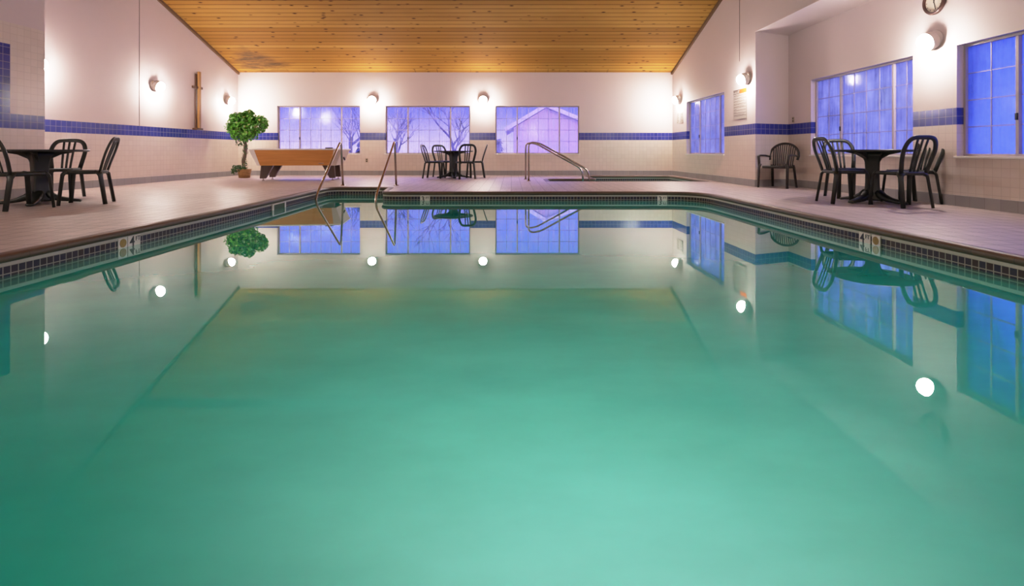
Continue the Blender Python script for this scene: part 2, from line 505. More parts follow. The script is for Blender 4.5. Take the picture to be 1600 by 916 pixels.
wall('wall_near', (XN-.7, YB), (RC1.x+.05, YB), [(0, ceil_h(YB)), (RC1.x+.05-XN+.7, ceil_h(YB))], [], (0, -1), M_wall_x)
bm = bmesh.new()
rows = [[bm.verts.new((x, y, ceil_h(y))) for x in (XL-.02, R1.x+.02)] for y in (D+.02, 11.1, 5.0, YB-.02)]
for a, b in zip(rows, rows[1:]): bm.faces.new((a[0], a[1], b[1], b[0]))
tag(obj('ceiling', bm, M_ceil), kind='structure')
def sloped_bar(name, pts, w, h, mat):
    bm = bmesh.new()
    sweep(bm, pts, w, h, (0, 0, 1), n=4, e=40)
    return tag(obj(name, bm, mat), kind='structure')
sloped_bar('trim_1', [(XL+.02, y, ceil_h(y)-.03) for y in (D, 11.1, YSTEP)], .06, .08, M_trim)
sloped_bar('trim_2', [(R0.x+(R1.x-R0.x)*(D-y)/(D-R1.y)-.02, y, ceil_h(y)-.03) for y in (D, 11.1, R1.y)], .06, .08, M_trim)
sloped_bar('trim_3', [(XL, 11.0, ceil_h(11.0)-.06), (R1.x, 11.0, ceil_h(11.0)-.06)], .12, .16, M_trim)
# vertical control joints in the plaster
tag(obj('trim_4', boxbm(XL, XL+.004, 11.10, 11.112, 1.256, ceil_h(11.1)), M_ink), kind='structure')
tag(obj('trim_5', boxbm(4.813, 4.818, 10.80, 10.81, 2.6, ceil_h(10.8)), M_ink), kind='structure')

def baseboard(name, p0, p1, inn):
    p0 = Vector(p0[:2]); p1 = Vector(p1[:2]); L = (p1-p0).length
    M = frame_matrix((p0.x, p0.y, 0), (*(p1-p0), 0), (*inn, 0))
    tag(obj(name, boxbm(0, L, -.001, .014, .0, .14, M), M_base, bevel=.004), kind='structure')
baseboard('baseboard_far', (XL, D), (R0.x, D), (0, -1))
baseboard('baseboard_left', (XL, YSTEP), (XL, D), (1, 0))
baseboard('baseboard_left_near', (XN, YB), (XN, YSTEP), (1, 0))
baseboard('baseboard_right', R0, R1, (-1, 0))
baseboard('baseboard_return', R1, RC0, (.3, -.9))
baseboard('baseboard_recess', RC0, RC1, (-1, 0))

# ------------------------------------------------------------------ windows
def window(n, origin, u, out, W, z0, z1, fracs, cols, glass, label):
    """frame with three lights; origin at left bottom (seen from inside), u along the wall, out = outward"""
    M = frame_matrix((origin[0], origin[1], 0), u, out)
    bm = bmesh.new(); fr = .032
    y0, y1 = .085, .15
    box(bm, 0, W, y0, y1, z0, z0+fr, M); box(bm, 0, W, y0, y1, z1-fr, z1, M)
    box(bm, 0, fr, y0, y1, z0+fr, z1-fr, M); box(bm, W-fr, W, y0, y1, z0+fr, z1-fr, M)
    root = obj('window_%d' % n, bm, M_frame, bevel=.004)
    tag(root, label, 'window', None, 'structure')
    xs = [0, W*fracs[0], W*fracs[1], W]
    for i in range(3):
        a = xs[i] + (.02 if i else fr); b = xs[i+1] - (.02 if i < 2 else fr)
        if i < 2: obj('mullion', boxbm(xs[i+1]-.02, xs[i+1]+.02, y0-.004, y1-.01, z0+fr, z1-fr, M), M_frame, root, bevel=.004)
        obj('pane', boxbm(a, b, .118, .122, z0+fr, z1-fr, M), glass, root)
        bm = bmesh.new(); c = cols[i]; m = .0065
        for k in range(1, c):
            x = a+(b-a)*k/c; box(bm, x-m, x+m, .106, .117, z0+fr, z1-fr, M)
        for k in range(1, 4):
            z = z0+fr+(z1-z0-2*fr)*k/4; box(bm, a, b, .107, .116, z-m, z+m, M)
        obj('muntin_grid', bm, M_muntin, root)
    obj('window_sill', boxbm(-.02, W+.02, -.03, .085, z0-.025, z0+.002, M), M_white, root, bevel=.004)
    obj('latch', boxbm(xs[1]-.014, xs[1]+.014, y0-.02, y0, z0+.42, z0+.50, M), M_black, root, bevel=.003)
fr3 = (.26, .765)
for i, (a, b) in enumerate(far_op):
    window(i+1, (a, D), (1, 0, 0), (0, 1, 0), b-a, WZ0, WZ1, fr3, (2, 4, 2), M_glass_clear,
           ['leftmost far wall window behind the pool table', 'middle far wall window behind the round table', 'right far wall window showing a snowy gable outside'][i])
dr = (R1-R0).normalized()
window(4, tuple(R0+dr*wr[0]), (dr.x, dr.y, 0), (-dr.y, dr.x, 0) if -dr.y > 0 else (dr.y, -dr.x, 0), wr[1]-wr[0], WZ0, WZ1, (.30, .82), (2, 4, 2), M_glass_fog,
       'steamed window in the right wall near the hot tub')
for i, (a, b) in enumerate(rec_op):
    o2 = RC0+dc*(RC0.y-a)
    window(5+i, tuple(o2), (dc.x, dc.y, 0), (1, 0, 0), a-b, WZ0, WZ1, (.30, .80) if i == 0 else (.285, .77), (2, 4, 2), M_glass_blue if i == 1 else M_glass_fog,
           ['steamed blue window behind the right hand table', 'steamed blue window at the right edge', 'steamed blue window beyond the right edge'][i])

# ------------------------------------------------------------------ pool
WATER = -.15
pool_pts = [(-3.40, .30), (-3.40, 6.6), (-3.54, 9.99), (-2.38, 9.99), (-2.24, 8.83), (3.24, 8.83), (3.26, 5.4), (3.42, .30)]
pool_rad = [.1, .3, .26, .16, .22, .62, .3, .1]
pool = closed_fillet(pool_pts, pool_rad, 10)
spa_pts = [(.9, 12.0), (.9, 13.1), (2.17, 13.1), (2.17, 14.7), (4.5, 14.7), (4.58, 12.0)]
spa_rad = [.08, .2, .12, .15, .25, .15]
spa = closed_fillet(spa_pts, spa_rad, 8)

def arc_lengths(poly):
    s = [0.0]
    for a, b in zip(poly, poly[1:]+poly[:1]): s.append(s[-1] + (b-a).length)
    return s
def outward(poly, i):
    n = len(poly); a, b = poly[i-1], poly[(i+1) % n]
    t = (b-a).normalized(); return Vector((-t.y, t.x, 0))   # clockwise polygon: left is outside
def basin(name, poly, depth0, depth1, wmat, fmat):
    bm = bmesh.new(); uvl = bm.loops.layers.uv.new('UVMap'); s = arc_lengths(poly); n = len(poly)
    ymin = min(p.y for p in poly); ymax = max(p.y for p in poly)
    zs = lambda p: -(depth0 + (depth1-depth0)*(p.y-ymin)/(ymax-ymin))
    top = [bm.verts.new((p.x, p.y, -.03)) for p in poly]; mid = [bm.verts.new((p.x, p.y, -.30)) for p in poly]
    bot = [bm.verts.new((p.x, p.y, zs(p))) for p in poly]
    for hi, lw in ((top, mid), (mid, bot)):
        for i in range(n):
            j = (i+1) % n
            f = bm.faces.new((hi[i], hi[j], lw[j], lw[i]))
            for l, (k, z) in zip(f.loops, ((i, hi[i].co.z), (i+1, hi[j].co.z), (i+1, lw[j].co.z), (i, lw[i].co.z))): l[uvl].uv = (s[k], z)
    f = bm.faces.new(bot); f.material_index = 1
    bmesh.ops.triangulate(bm, faces=[f])
    return tag(obj(name, bm, [wmat, fmat]), kind='structure')
def coping(name, poly):
    bm = bmesh.new(); uvl = bm.loops.layers.uv.new('UVMap'); s = arc_lengths(poly); n = len(poly)
    pr = [(.12, -.02), (.10, .0005), (.06, .005), (.0, .005), (-.012, -.002), (-.02, -.014), (-.022, -.028), (-.018, -.043), (-.006, -.053), (.004, -.055)]
    rings = []
    for i, p in enumerate(poly):
        o = outward(poly, i)
        rings.append([bm.verts.new((p.x+o.x*k, p.y+o.y*k, z)) for k, z in pr])
    for i in range(n):
        j = (i+1) % n
        for k in range(len(pr)-1):
            f = bm.faces.new((rings[i][k], rings[j][k], rings[j][k+1], rings[i][k+1])); f.smooth = True
            for l, (a, v) in zip(f.loops, ((i, k), (i+1, k), (i+1, k+1), (i, k+1))): l[uvl].uv = (s[a], 1.0 if v <= 4 else 0.0)
    return tag(obj(name, bm, M_coping), kind='structure')
basin('pool_basin', pool, 1.55, 1.0, M_poolwall, M_poolfloor)
coping('pool_coping', pool)
basin('spa_basin', spa, .9, .9, M_poolwall, M_poolfloor)
coping('spa_coping', spa)
def water(name, poly, lab):
    bm = bmesh.new()
    f = bm.faces.new([bm.verts.new((p.x, p.y, WATER)) for p in poly])
    bmesh.ops.triangulate(bm, faces=[f])
    for f in bm.faces:
        if f.normal.z < 0: f.normal_flip()
    me = bpy.data.meshes.new(name); bm.to_mesh(me); bm.free()
    o = obj(name, me, M_water)
    return tag(o, lab, 'water', None, 'structure')
water('pool_water', pool, 'still turquoise water filling the swimming pool')
water('spa_water', spa, 'water in the sunken hot tub')

# deck with the two holes
bm = bmesh.new()
outer = [(XL-.05, YB-.05), (6.0, YB-.05), (6.0, D+.05), (XL-.05, D+.05)]
def loop(pts, off=0.0):
    vs = [bm.verts.new((p[0], p[1], 0)) for p in pts]
    return [bm.edges.new((a, b)) for a, b in zip(vs, vs[1:]+vs[:1])]
edges = loop(outer)
for poly in (pool, spa):
    edges += loop([(p + outward(poly, i)*.10) for i, p in enumerate(poly)])
bmesh.ops.triangle_fill(bm, use_beauty=True, use_dissolve=False, edges=edges)
for f in bm.faces:
    if f.normal.z < 0: f.normal_flip()
tag(obj('floor', bm, M_deck), kind='structure')

# ------------------------------------------------------------------ wall sconces
def make_sconce(name, label, loc, rz, group):
    t = thing(name, label, 'lamp', loc, rz, group)      # local +x points away from the wall
    RX = Matrix.Rotation(PI/2, 4, 'Y')
    obj('back_plate', lathe(bmesh.new(), [(.115, 0), (.12, .008), (.115, .02), (.06, .026)], 32, RX), M_white_lamp, t, smooth=True)
    TI = Matrix.Translation((.02, 0, 0)) @ Matrix.Rotation(math.radians(20), 4, 'Y') @ RX
    obj('housing', lathe(bmesh.new(), [(.055, 0), (.10, .010), (.118, .035), (.122, .075), (.120, .105), (.112, .118)], 32, TI, cap=False), M_white_lamp, t, smooth=True)
    pr = [(.113, .105)] + [(.113*math.cos(a), .120+.095*math.sin(a)) for a in [k*PI/2/8 for k in range(8)]] + [(.004, .215)]
    obj('globe', lathe(bmesh.new(), pr, 28, TI), M_lamp, t, smooth=True)
    return t
g = 'white wall sconces around the pool hall'
s0 = make_sconce('wall_sconce', 'lit white sconce on the far wall, between the left and middle windows', (-4.08, D, 2.25), -PI/2, g)
def sconce(loc, rz, label):
    c = copy_tree(s0); c.location = loc; c.rotation_euler = (0, 0, rz); c['label'] = label
sconce((-.83, D, 2.25), -PI/2, 'lit white sconce on the far wall, between the middle and right windows')
sconce((XL, 11.56, 2.20), 0, 'lit white sconce on the left wall beside the wooden cross')
sconce((XL, 14.5, 2.17), 0, 'lit white sconce on the left wall above the potted tree')
sconce((XL, 8.62, 2.20), 0, 'white sconce on the left wall hidden just behind the projecting wall corner')
sconce((4.77, 14.45, 2.19), PI, 'lit white sconce high in the far right corner above the small paper notices')
sconce((4.825, 10.42, 2.20), PI, 'lit white sconce above the orange headed notice sign')
sconce((5.68, 6.85, 2.20), PI, 'lit white sconce under the round clock between the two right hand windows')
# unseen sconces added beyond the frame to light the hall
sconce((XN, 3.0, 2.20), 0, 'added unseen white sconce on the near left wall beyond the frame')
sconce((XN, .2, 2.20), 0, 'added unseen white sconce on the left wall level with the camera')
sconce((5.72, -.6, 2.20), PI, 'added unseen white sconce on the right wall level with the camera')
sconce((-2.5, YB, 2.20), PI/2, 'added unseen white sconce on the near end wall, left side')
sconce((1.5, YB, 2.20), PI/2, 'added unseen white sconce on the near end wall, right side')

# ------------------------------------------------------------------ furniture
def bez_arch(n, w0, w1, z0, z1, y0, y1):
    pts = []
    for i in range(n+1):
        t = -1 + 2*i/n
        a = t*PI/2
        sx = math.copysign(abs(math.sin(a))**.46, a); cz = abs(math.cos(a))**.5
        z = z0 + (z1-z0)*cz; k = (z-z0)/(z1-z0)
        y = y0 + (y1-y0)*(k**1.15)
        x = sx*(w0 + (w1-w0)*min(1, k*1.6))
        pts.append((x, y, z))
    return pts
def seat_bm(wf, wr_, d, z, dish=.012, apron=.045, e=4.5):
    bm = bmesh.new(); n = 40; rings = []
    def ring(k, zz):
        vs = []
        for i in range(n):
            a = 2*PI*i/n; c, s = math.cos(a), math.sin(a)
            x = math.copysign(abs(c)**(2/e), c); y = math.copysign(abs(s)**(2/e), s)
            w = wr_ + (wf-wr_)*(y*.5+.5)
            vs.append(bm.verts.new((x*w/2*k, y*d/2*k, zz)))
        return vs
    for k, zz in ((.02, z-dish), (.5, z-dish), (.8, z-dish*.4), (.93, z), (.985, z-.002), (1.0, z-.012), (1.0, z-apron), (.95, z-apron), (.93, z-.02), (.02, z-.02)):
        rings.append(ring(k, zz))
    for a, b in zip(rings, rings[1:]):
        for i in range(n):
            j = (i+1) % n; bm.faces.new((a[i], a[j], b[j], b[i]))
    bm.faces.new(rings[0]); bm.faces.new(rings[-1][::-1])
    return bm
def leg_bm(sx, sy, top, knee, foot, wt=.098, wb=.050, t=.040):
    pts = smooth_path([(sx*top[0], sy*top[1], top[2]), (sx*knee[0], sy*knee[1], knee[2]), (sx*foot[0], sy*foot[1], 0)], .06, 6)
    bm = bmesh.new()
    sweep(bm, pts, lambda s: wt+(wb-wt)*s, lambda s: t+(.032-t)*s, (sx*.6, sy*.8, .25), n=10, e=4)
    return bm
def make_bistro(label):
    t = thing('bistro_chair', label, 'chair')       # faces local +y
    m = M_dark_resin
    obj('seat', seat_bm(.45, .40, .43, .445), m, t, smooth=True)
    bm = bmesh.new()
    arch = bez_arch(36, .172, .222, .43, .868, -.19, -.325)
    sweep(bm, arch, lambda s: .056, .026, lambda s: (0, 1, .28), n=10, e=3.2)
    obj('back_frame', bm, m, t, smooth=True)
    for k in (-1, 0, 1):
        bm = bmesh.new()
        ztop = .858 - .006*abs(k)
        pts = []
        for i in range(9):
            s = i/8; z = .435+(ztop-.435)*s
            pts.append((k*(.050+.020*s), -.192-.131*s**1.15+.0, z))
        sweep(bm, pts, lambda s: .030, .013, (0, 1, .28), n=8, e=3)
        obj('slat', bm, m, t, smooth=True)
    for sx in (-1, 1):
        obj('leg', leg_bm(sx, 1, (.17, .165, .43), (.20, .19, .40), (.225, .225)), m, t, smooth=True)
        obj('leg', leg_bm(sx, -1, (.15, .165, .43), (.185, .195, .40), (.205, .255)), m, t, smooth=True)
    return t
def make_table(label):
    t = thing('pedestal_table', label, 'table')
    m = M_dark_resin
    obj('tabletop', lathe(bmesh.new(), [(.03, .690), (.49, .690), (.512, .697), (.525, .706), (.525, .716), (.518, .722), (.505, .722), (.49, .719), (.03, .719)], 64), m, t, smooth=False)
    sq = lambda a, z: 1.0/ (max(abs(math.cos(a+PI/4)), abs(math.sin(a+PI/4)))**.55) * (1-.10*abs(math.sin(2*a)))
    obj('column', lathe(bmesh.new(), [(.13, .03), (.112, .07), (.098, .14), (.090, .28), (.088, .42), (.095, .55), (.115, .63), (.15, .69)], 48, shape=sq), m, t, smooth=True)
    for k in range(4):
        a = k*PI/2 + PI/4*0.35
        c, s = math.cos(a), math.sin(a)
        P = lambda r, z: (r*c, r*s, z)
        bm = bmesh.new()
        sweep(bm, [P(.07, .13), P(.14, .085), P(.22, .055), P(.32, .036), P(.41, .024), P(.435, .016)], lambda q: .13-.05*q, lambda q: [.12, .028][1]+.085*(1-q)**1.6, (0, 0, 1), n=10, e=4)
        obj('foot', bm, m, t, smooth=True)
        bm = bmesh.new()
        v = [(.06, .50), (.12, .60), (.22, .655), (.36, .685), (.36, .692), (.06, .692)]
        A = [bm.verts.new((r*c-.014*s, r*s+.014*c, z)) for r, z in v]; B = [bm.verts.new((r*c+.014*s, r*s-.014*c, z)) for r, z in v]
        bm.faces.new(A); bm.faces.new(B[::-1])
        for i in range(len(v)):
            j = (i+1) % len(v); bm.faces.new((A[i], B[i], B[j], A[j]))
        obj('bracket', bm, m, t)
    return t

T_R, T_L, T_F = (4.95, 7.02), (-6.32, 6.86), (-1.54, 13.62)
tb = make_table('dark round pedestal table on the right deck beside the steamed blue window')
tb.location = (*T_R, 0); tb.rotation_euler.z = .1
for pos, lab, r in ((T_L, 'dark round pedestal table at the left edge, by the left wall', .25), (T_F, 'small looking dark round pedestal table in front of the middle far window', -.1)):
    c = copy_tree(tb); c.location = (*pos, 0); c.rotation_euler.z = r; c['label'] = lab
tb['group'] = 'round pedestal tables'
for o in COL.objects:
    if o.name.startswith('pedestal_table'): o['group'] = 'round pedestal tables'

chairs = [
    # x, y, heading (direction it faces, degrees from +x), label
    (4.52, 6.96, -4, 'dark slat back chair on the left side of the right hand table, nearest the armchair'),
    (4.95, 6.52, 97, 'dark slat back chair in front of the right hand table, its back to the camera'),
    (5.40, 6.93, 184, 'dark slat back chair against the right wall, mostly hidden behind the chair in front'),
    (5.08, 7.74, 262, 'dark slat back chair behind the right hand table, under the blue window'),
    (-5.97, 6.22, 73, 'dark slat back chair cut by the left edge, its back to the camera'),
    (-5.68, 6.84, 205, 'dark slat back chair on the pool side of the left hand table, seen side on'),
    (-6.72, 7.62, 290, 'dark slat back chair behind the left hand table, near the projecting wall corner'),
    (-2.02, 13.44, -8, 'dark slat back chair on the left of the far table, facing right'),
    (-1.84, 14.08, 310, 'dark slat back chair behind the far table on its left, against the middle window'),
    (-1.20, 13.20, 110, 'dark slat back chair in front right of the far table, its back to the pool'),
    (-.98, 13.80, 185, 'dark slat back chair at the far right of the far table, facing left'),
]
ch0 = make_bistro(chairs[0][3])
for i, (x, y, h, lab) in enumerate(chairs):
    c = ch0 if i == 0 else copy_tree(ch0)
    c.location = (x, y, 0); c.rotation_euler.z = math.radians(h-90)
    c['label'] = lab; c['group'] = 'dark slat back bistro chairs'

def make_armchair():
    t = thing('armchair', 'dark fan back resin armchair standing alone in the corner by the right wall', 'chair')
    m = M_armchair
    obj('seat', seat_bm(.50, .44, .46, .42), m, t, smooth=True)
    arch = []
    for i in range(33):
        a = -PI*.62 + 2*PI*.62*i/32
        x = .275*math.sin(a)/ (1 if abs(a) < PI/2 else 1); z = .62+.235*math.cos(a)
        arch.append((x, -.20-.10*max(0, (z-.45)/.4), z))
    bm = bmesh.new(); sweep(bm, arch, .045, .028, lambda s: (0, 1, .25), n=10, e=3)
    obj('back_frame', bm, m, t, smooth=True)
    for k in range(11):
        x = -.205+.41*k/10
        ztop = .62+.235*math.sqrt(max(0, 1-(x/.275)**2))
        xb = x*.86
        bm = bmesh.new()
        pts = [(xb+(x-xb)*s, -.195-.10*max(0, (.40+(ztop-.40)*s-.45)/.4), .40+(ztop-.40)*s) for s in [j/6 for j in range(7)]]
        sweep(bm, pts, .020, .012, (0, 1, .25), n=8, e=3)
        obj('slat', bm, m, t, smooth=True)
    for sx in (-1, 1):
        bm = bmesh.new()
        sweep(bm, smooth_path([(sx*.265, -.23, .60), (sx*.285, -.05, .625), (sx*.285, .15, .625), (sx*.28, .205, .61), (sx*.265, .212, .42)], .04, 5), .052, .028, lambda s: (0, .3, 1) if s < .6 else (0, 1, .3), n=10, e=3)
        obj('arm', bm, m, t, smooth=True)
        obj('leg', leg_bm(sx, 1, (.25, .205, .46), (.265, .22, .40), (.27, .245), .075, .046), m, t, smooth=True)
        obj('leg', leg_bm(sx, -1, (.19, .19, .43), (.205, .205, .38), (.225, .27), .075, .046), m, t, smooth=True)
    return t
ac = make_armchair(); ac.location = (5.17, 9.92, 0); ac.rotation_euler.z = math.atan2(-.62, -.78)-PI/2

# pool table -----------------------------------------------------------
def make_pool_table():
    t = thing('pool_table', 'coin operated pool table with oak veneer side and brown legs near the far left corner', 'pool table', (-5.20, 12.72, 0), math.radians(8))
    L, W = 1.05, .56        # half sizes at the top
    l, w = .90, .45        # half sizes at the bottom
    zt, zb = .735, .365
    def quad_box(a, th=.02):
        bm = bmesh.new()
        c = sum((Vector(p) for p in a), Vector())/4
        n = (Vector(a[1])-Vector(a[0])).cross(Vector(a[3])-Vector(a[0])).normalized()
        A = [bm.verts.new(Vector(p)) for p in a]; B = [bm.verts.new(Vector(p)-n*th) for p in a]
        bm.faces.new(A); bm.faces.new(B[::-1])
        for i in range(4):
            j = (i+1) % 4; bm.faces.new((A[i], B[i], B[j], A[j]))
        return bm
    obj('side_panel', quad_box([(-l, -w, zb), (l, -w, zb), (L, -W, zt), (-L, -W, zt)]), M_oak, t)
    obj('side_panel', quad_box([(l, w, zb), (-l, w, zb), (-L, W, zt), (L, W, zt)]), M_oak, t)
    e1 = obj('end_panel', quad_box([(l, -w, zb), (l, w, zb), (L, W, zt), (L, -W, zt)]), M_endpanel, t); e1['label'] = 'pale end panel with dark ball return hole'
    RX = Matrix.Rotation(PI/2, 4, 'Y')
    obj('ball_return', lathe(bmesh.new(), [(.055, -.02), (.055, .004), (.045, .004), (.044, -.01)], 24, Matrix.Translation((.995, .12, .53)) @ Matrix.Rotation(math.radians(-22), 4, 'Y') @ RX), M_black, t)
    obj('end_panel', quad_box([(-l, w, zb), (-l, -w, zb), (-L, -W, zt), (-L, W, zt)]), M_endpanel, t)
    for sx in (-1, 1):
        for sy in (-1, 1):
            wd = .115 if sx < 0 else .19
            k = 1.004
            p = [(sx*l*k, sy*w*1.012, zb-.005), (sx*(l-wd*.55), sy*w*1.012, zb-.005), (sx*(L-wd), sy*W*1.012, zt), (sx*L*k, sy*W*1.012, zt)]
            o = obj('corner_trim', quad_box(p if sx*sy > 0 else [p[1], p[0], p[3], p[2]], .012), M_endpanel if sx > 0 else M_white, t)
    bm = bmesh.new()
    for x0, x1, y0, y1 in ((-L-.02, L+.02, -W-.02, -W+.12), (-L-.02, L+.02, W-.12, W+.02), (-L-.02, -L+.12, -W+.12, W-.12), (L-.12, L+.02, -W+.12, W-.12)):
        box(bm, x0, x1, y0, y1, zt, zt+.035)
    obj('top_rail', bm, M_white, t, bevel=.008)
    obj('playing_bed', boxbm(-L+.11, L-.11, -W+.11, W-.11, zt-.03, zt+.012), M_felt, t)
    obj('bottom_panel', boxbm(-l+.03, l-.03, -w+.03, w-.03, zb+.001, zb+.012), M_brownleg, t)
    obj('coin_slot', boxbm(.50, .62, -w-.035, -w+.0, .405, .425), M_steel, t)
    for sx in (-1, 1):
        for sy in (-1, 1):
            bm = bmesh.new()
            x0, y0 = sx*.70, sy*.34
            def P(dx, dy, z, s): return bm.verts.new((x0+sx*dx, y0+sy*dy, z))
            # wide blade at the top, narrow foot, leaning outwards
            top_ = [P(-.14, -.05, zb+.005, 0), P(.14, -.05, zb+.005, 0), P(.14, .05, zb+.005, 0), P(-.14, .05, zb+.005, 0)]
            bot_ = [P(.035, -.03, .055, 1), P(.17, -.03, .055, 1), P(.17, .045, .055, 1), P(.035, .045, .055, 1)]
            bm.faces.new(top_[::-1]); bm.faces.new(bot_)
            for i in range(4):
                j = (i+1) % 4; bm.faces.new((top_[i], top_[j], bot_[j], bot_[i]))
            lg = obj('leg', bm, M_brownleg, t, bevel=.006)
            obj('leveler', lathe(bmesh.new(), [(.035, 0), (.035, .012), (.014, .018), (.014, .06)], 16, Matrix.Translation((x0+sx*.10, y0+sy*.008, 0))), M_steel, lg)
    return t
make_pool_table()
bm = boxbm(-.085, .085, -.05, .05, 0, .028)
o = obj('chalk_tray', bm, M_brownleg, bevel=.004); o.location = (-4.40, 12.37, .770); o.rotation_euler.z = math.radians(8)
tag(o, 'small dark brown tray lying on the right front rail of the pool table', 'tray')

# plant ----------------------------------------------------------------
def leaves(bm, centre, rad, n, size, squash=.85, shell=.55):
    for _ in range(n):
        while True:
            d = Vector((random.uniform(-1, 1), random.uniform(-1, 1), random.uniform(-1, 1)))
            if shell < d.length < 1: break
        p = Vector(centre) + Vector((d.x*rad[0], d.y*rad[1], d.z*rad[2]))
        leaf(bm, p, (d + Vector((random.uniform(-.7, .7), random.uniform(-.7, .7), random.uniform(-.5, .9)))).normalized(), size*random.uniform(.7, 1.25))
def leaf(bm, p, nrm, s):
    a = nrm.orthogonal().normalized(); a.rotate(Matrix.Rotation(random.uniform(0, 2*PI), 3, nrm).to_quaternion())
    b = nrm.cross(a)
    tip = p + a*s + nrm*(-.18*s); mid = p + a*s*.45
    vs = [bm.verts.new(q) for q in (p, mid + b*s*.30 + nrm*.05*s, tip, mid - b*s*.30 + nrm*.05*s)]
    bm.faces.new(vs)
def make_plant():
    t = thing('potted_tree', 'leafy green potted tree with twisted trunk in a wicker basket, far left corner', 'plant', (-7.10, 13.62, 0))
    obj('basket', lathe(bmesh.new(), [(.10, 0), (.135, .005), (.15, .10), (.165, .20), (.172, .225), (.16, .232), (.145, .21), (.02, .20)], 32), M_wicker, t, smooth=True)
    trunk = smooth_path([(.0, .0, .18), (-.035, .01, .42), (.04, -.01, .68), (-.0, .02, .92), (.05, 0, 1.18), (.03, 0, 1.45)], .14, 6)
    bm = bmesh.new(); tube(bm, trunk, lambda s: .045-.015*s, 10)
    tube(bm, [(x+.03*math.sin(z*9), y+.03*math.cos(z*9), z) for x, y, z in trunk], lambda s: .028-.01*s, 8)
    obj('trunk', bm, M_bark, t, smooth=True)
    bm = bmesh.new()
    for c, r, n in (((.0, 0, 1.40), (.40, .34, .28), 620), ((-.23, 0, 1.42), (.22, .24, .24), 320), ((.33, 0, 1.48), (.27, .25, .24), 360),
                    ((.06, -.05, 1.62), (.28, .25, .20), 260), ((-.18, .0, 1.64), (.22, .2, .16), 200), ((.12, 0, 1.76), (.13, .12, .11), 80),
                    ((-.02, 0, 1.18), (.36, .25, .14), 260), ((.48, 0, 1.56), (.14, .14, .12), 80)):
        leaves(bm, (c[0], c[1], c[2]-.06), r, n, .10)
    obj('foliage', bm, M_leaf, t)
    bm = bmesh.new()
    for i in range(90):
        z = .25+random.random()*.85; a = random.random()*2*PI
        leaf(bm, Vector((.055*math.cos(a)+(.0 if z < .6 else .02), .055*math.sin(a), z)), Vector((math.cos(a), math.sin(a), .4)).normalized(), .06)
    leaves(bm, (-.13, -.02, .92), (.08, .08, .09), 40, .06)
    obj('ivy', bm, M_ivy, t)
    bm = bmesh.new()
    leaves(bm, (-.10, -.06, .255), (.20, .14, .08), 170, .07, shell=.1); leaves(bm, (-.26, -.05, .20), (.07, .09, .09), 50, .06, shell=.1)
    obj('ground_leaves', bm, M_ivy, t)
make_plant()

# rails ----------------------------------------------------------------
def rail(name, label, cat, pts, rad, r, group, feet):
    t = thing(name, label, cat, (0, 0, 0), 0, group)
    base = Vector((*feet[0][:2], 0)); t.location = base
    pp = [Vector(p)-base for p in pts]
    obj('tube', tube(bmesh.new(), smooth_path(pp, rad, 10), r, 16), M_steel, t, smooth=True)
    for f in feet:
        q = Vector((*f[:2], 0))-base
        obj('flange', lathe(bmesh.new(), [(.052, 0), (.052, .008), (.045, .014), (.030, .02)], 24, Matrix.Translation(q)), M_steel, t, smooth=True)
gr = 'stainless pool steps handrails'
rail('handrail', 'bent stainless handrail at the pool steps, left one of the pair', 'handrail',
     [(-3.45, 10.5, -.03), (-3.45, 10.36, .92), (-3.40, 8.95, -.05), (-3.40, 8.78, -.5)], [.14, .1], .021, gr, [(-3.45, 10.5)])
rail('handrail', 'bent stainless handrail at the pool steps, right one, by the deck corner', 'handrail',
     [(-2.36, 10.5, -.03), (-2.36, 10.36, .92), (-2.30, 8.72, -.05), (-2.30, 8.55, -.5)], [.12, .1], .021, gr, [(-2.36, 10.5)])
gs = 'stainless hot tub handrails'
for y, x, lab in ((12.12, .41, 'nearer stainless handrail sloping down into the hot tub'), (12.84, .36, 'farther stainless handrail sloping down into the hot tub')):
    rail('hot_tub_handrail', lab, 'handrail', [(x, y, -.03), (x, y, .92), (x+.25, y, .90), (x+1.42, y, .26), (x+1.46, y, -.42)], [.12, .16, .16], .022, gs, [(x, y)])

# depth markers ----------------------------------------------------------
def marker(label, num, M, w=.15, h=.15, top=-.062, fs=.12):
    t = thing('depth_marker', label, 'depth marker', tuple(M @ Vector((0, 0, top-h))), 0, 'pool depth markers')
    I = Matrix.Translation(-t.location)
    obj('tile', boxbm(-w/2, w/2, -.001, .006, top-h, top, I @ M), M_markwhite, t, bevel=.002)
    RX = Matrix.Rotation(PI/2, 4, 'X')     # text plane xy -> xz, facing -y
    FL = Matrix.Rotation(PI, 4, 'Z')
    def tx(s, size, x, z):
        text_obj('numeral' if s.isdigit() else 'unit', s, size, I @ M @ Matrix.Translation((x, .0075, z)) @ FL @ RX, M_black, t)
    return t, tx, I
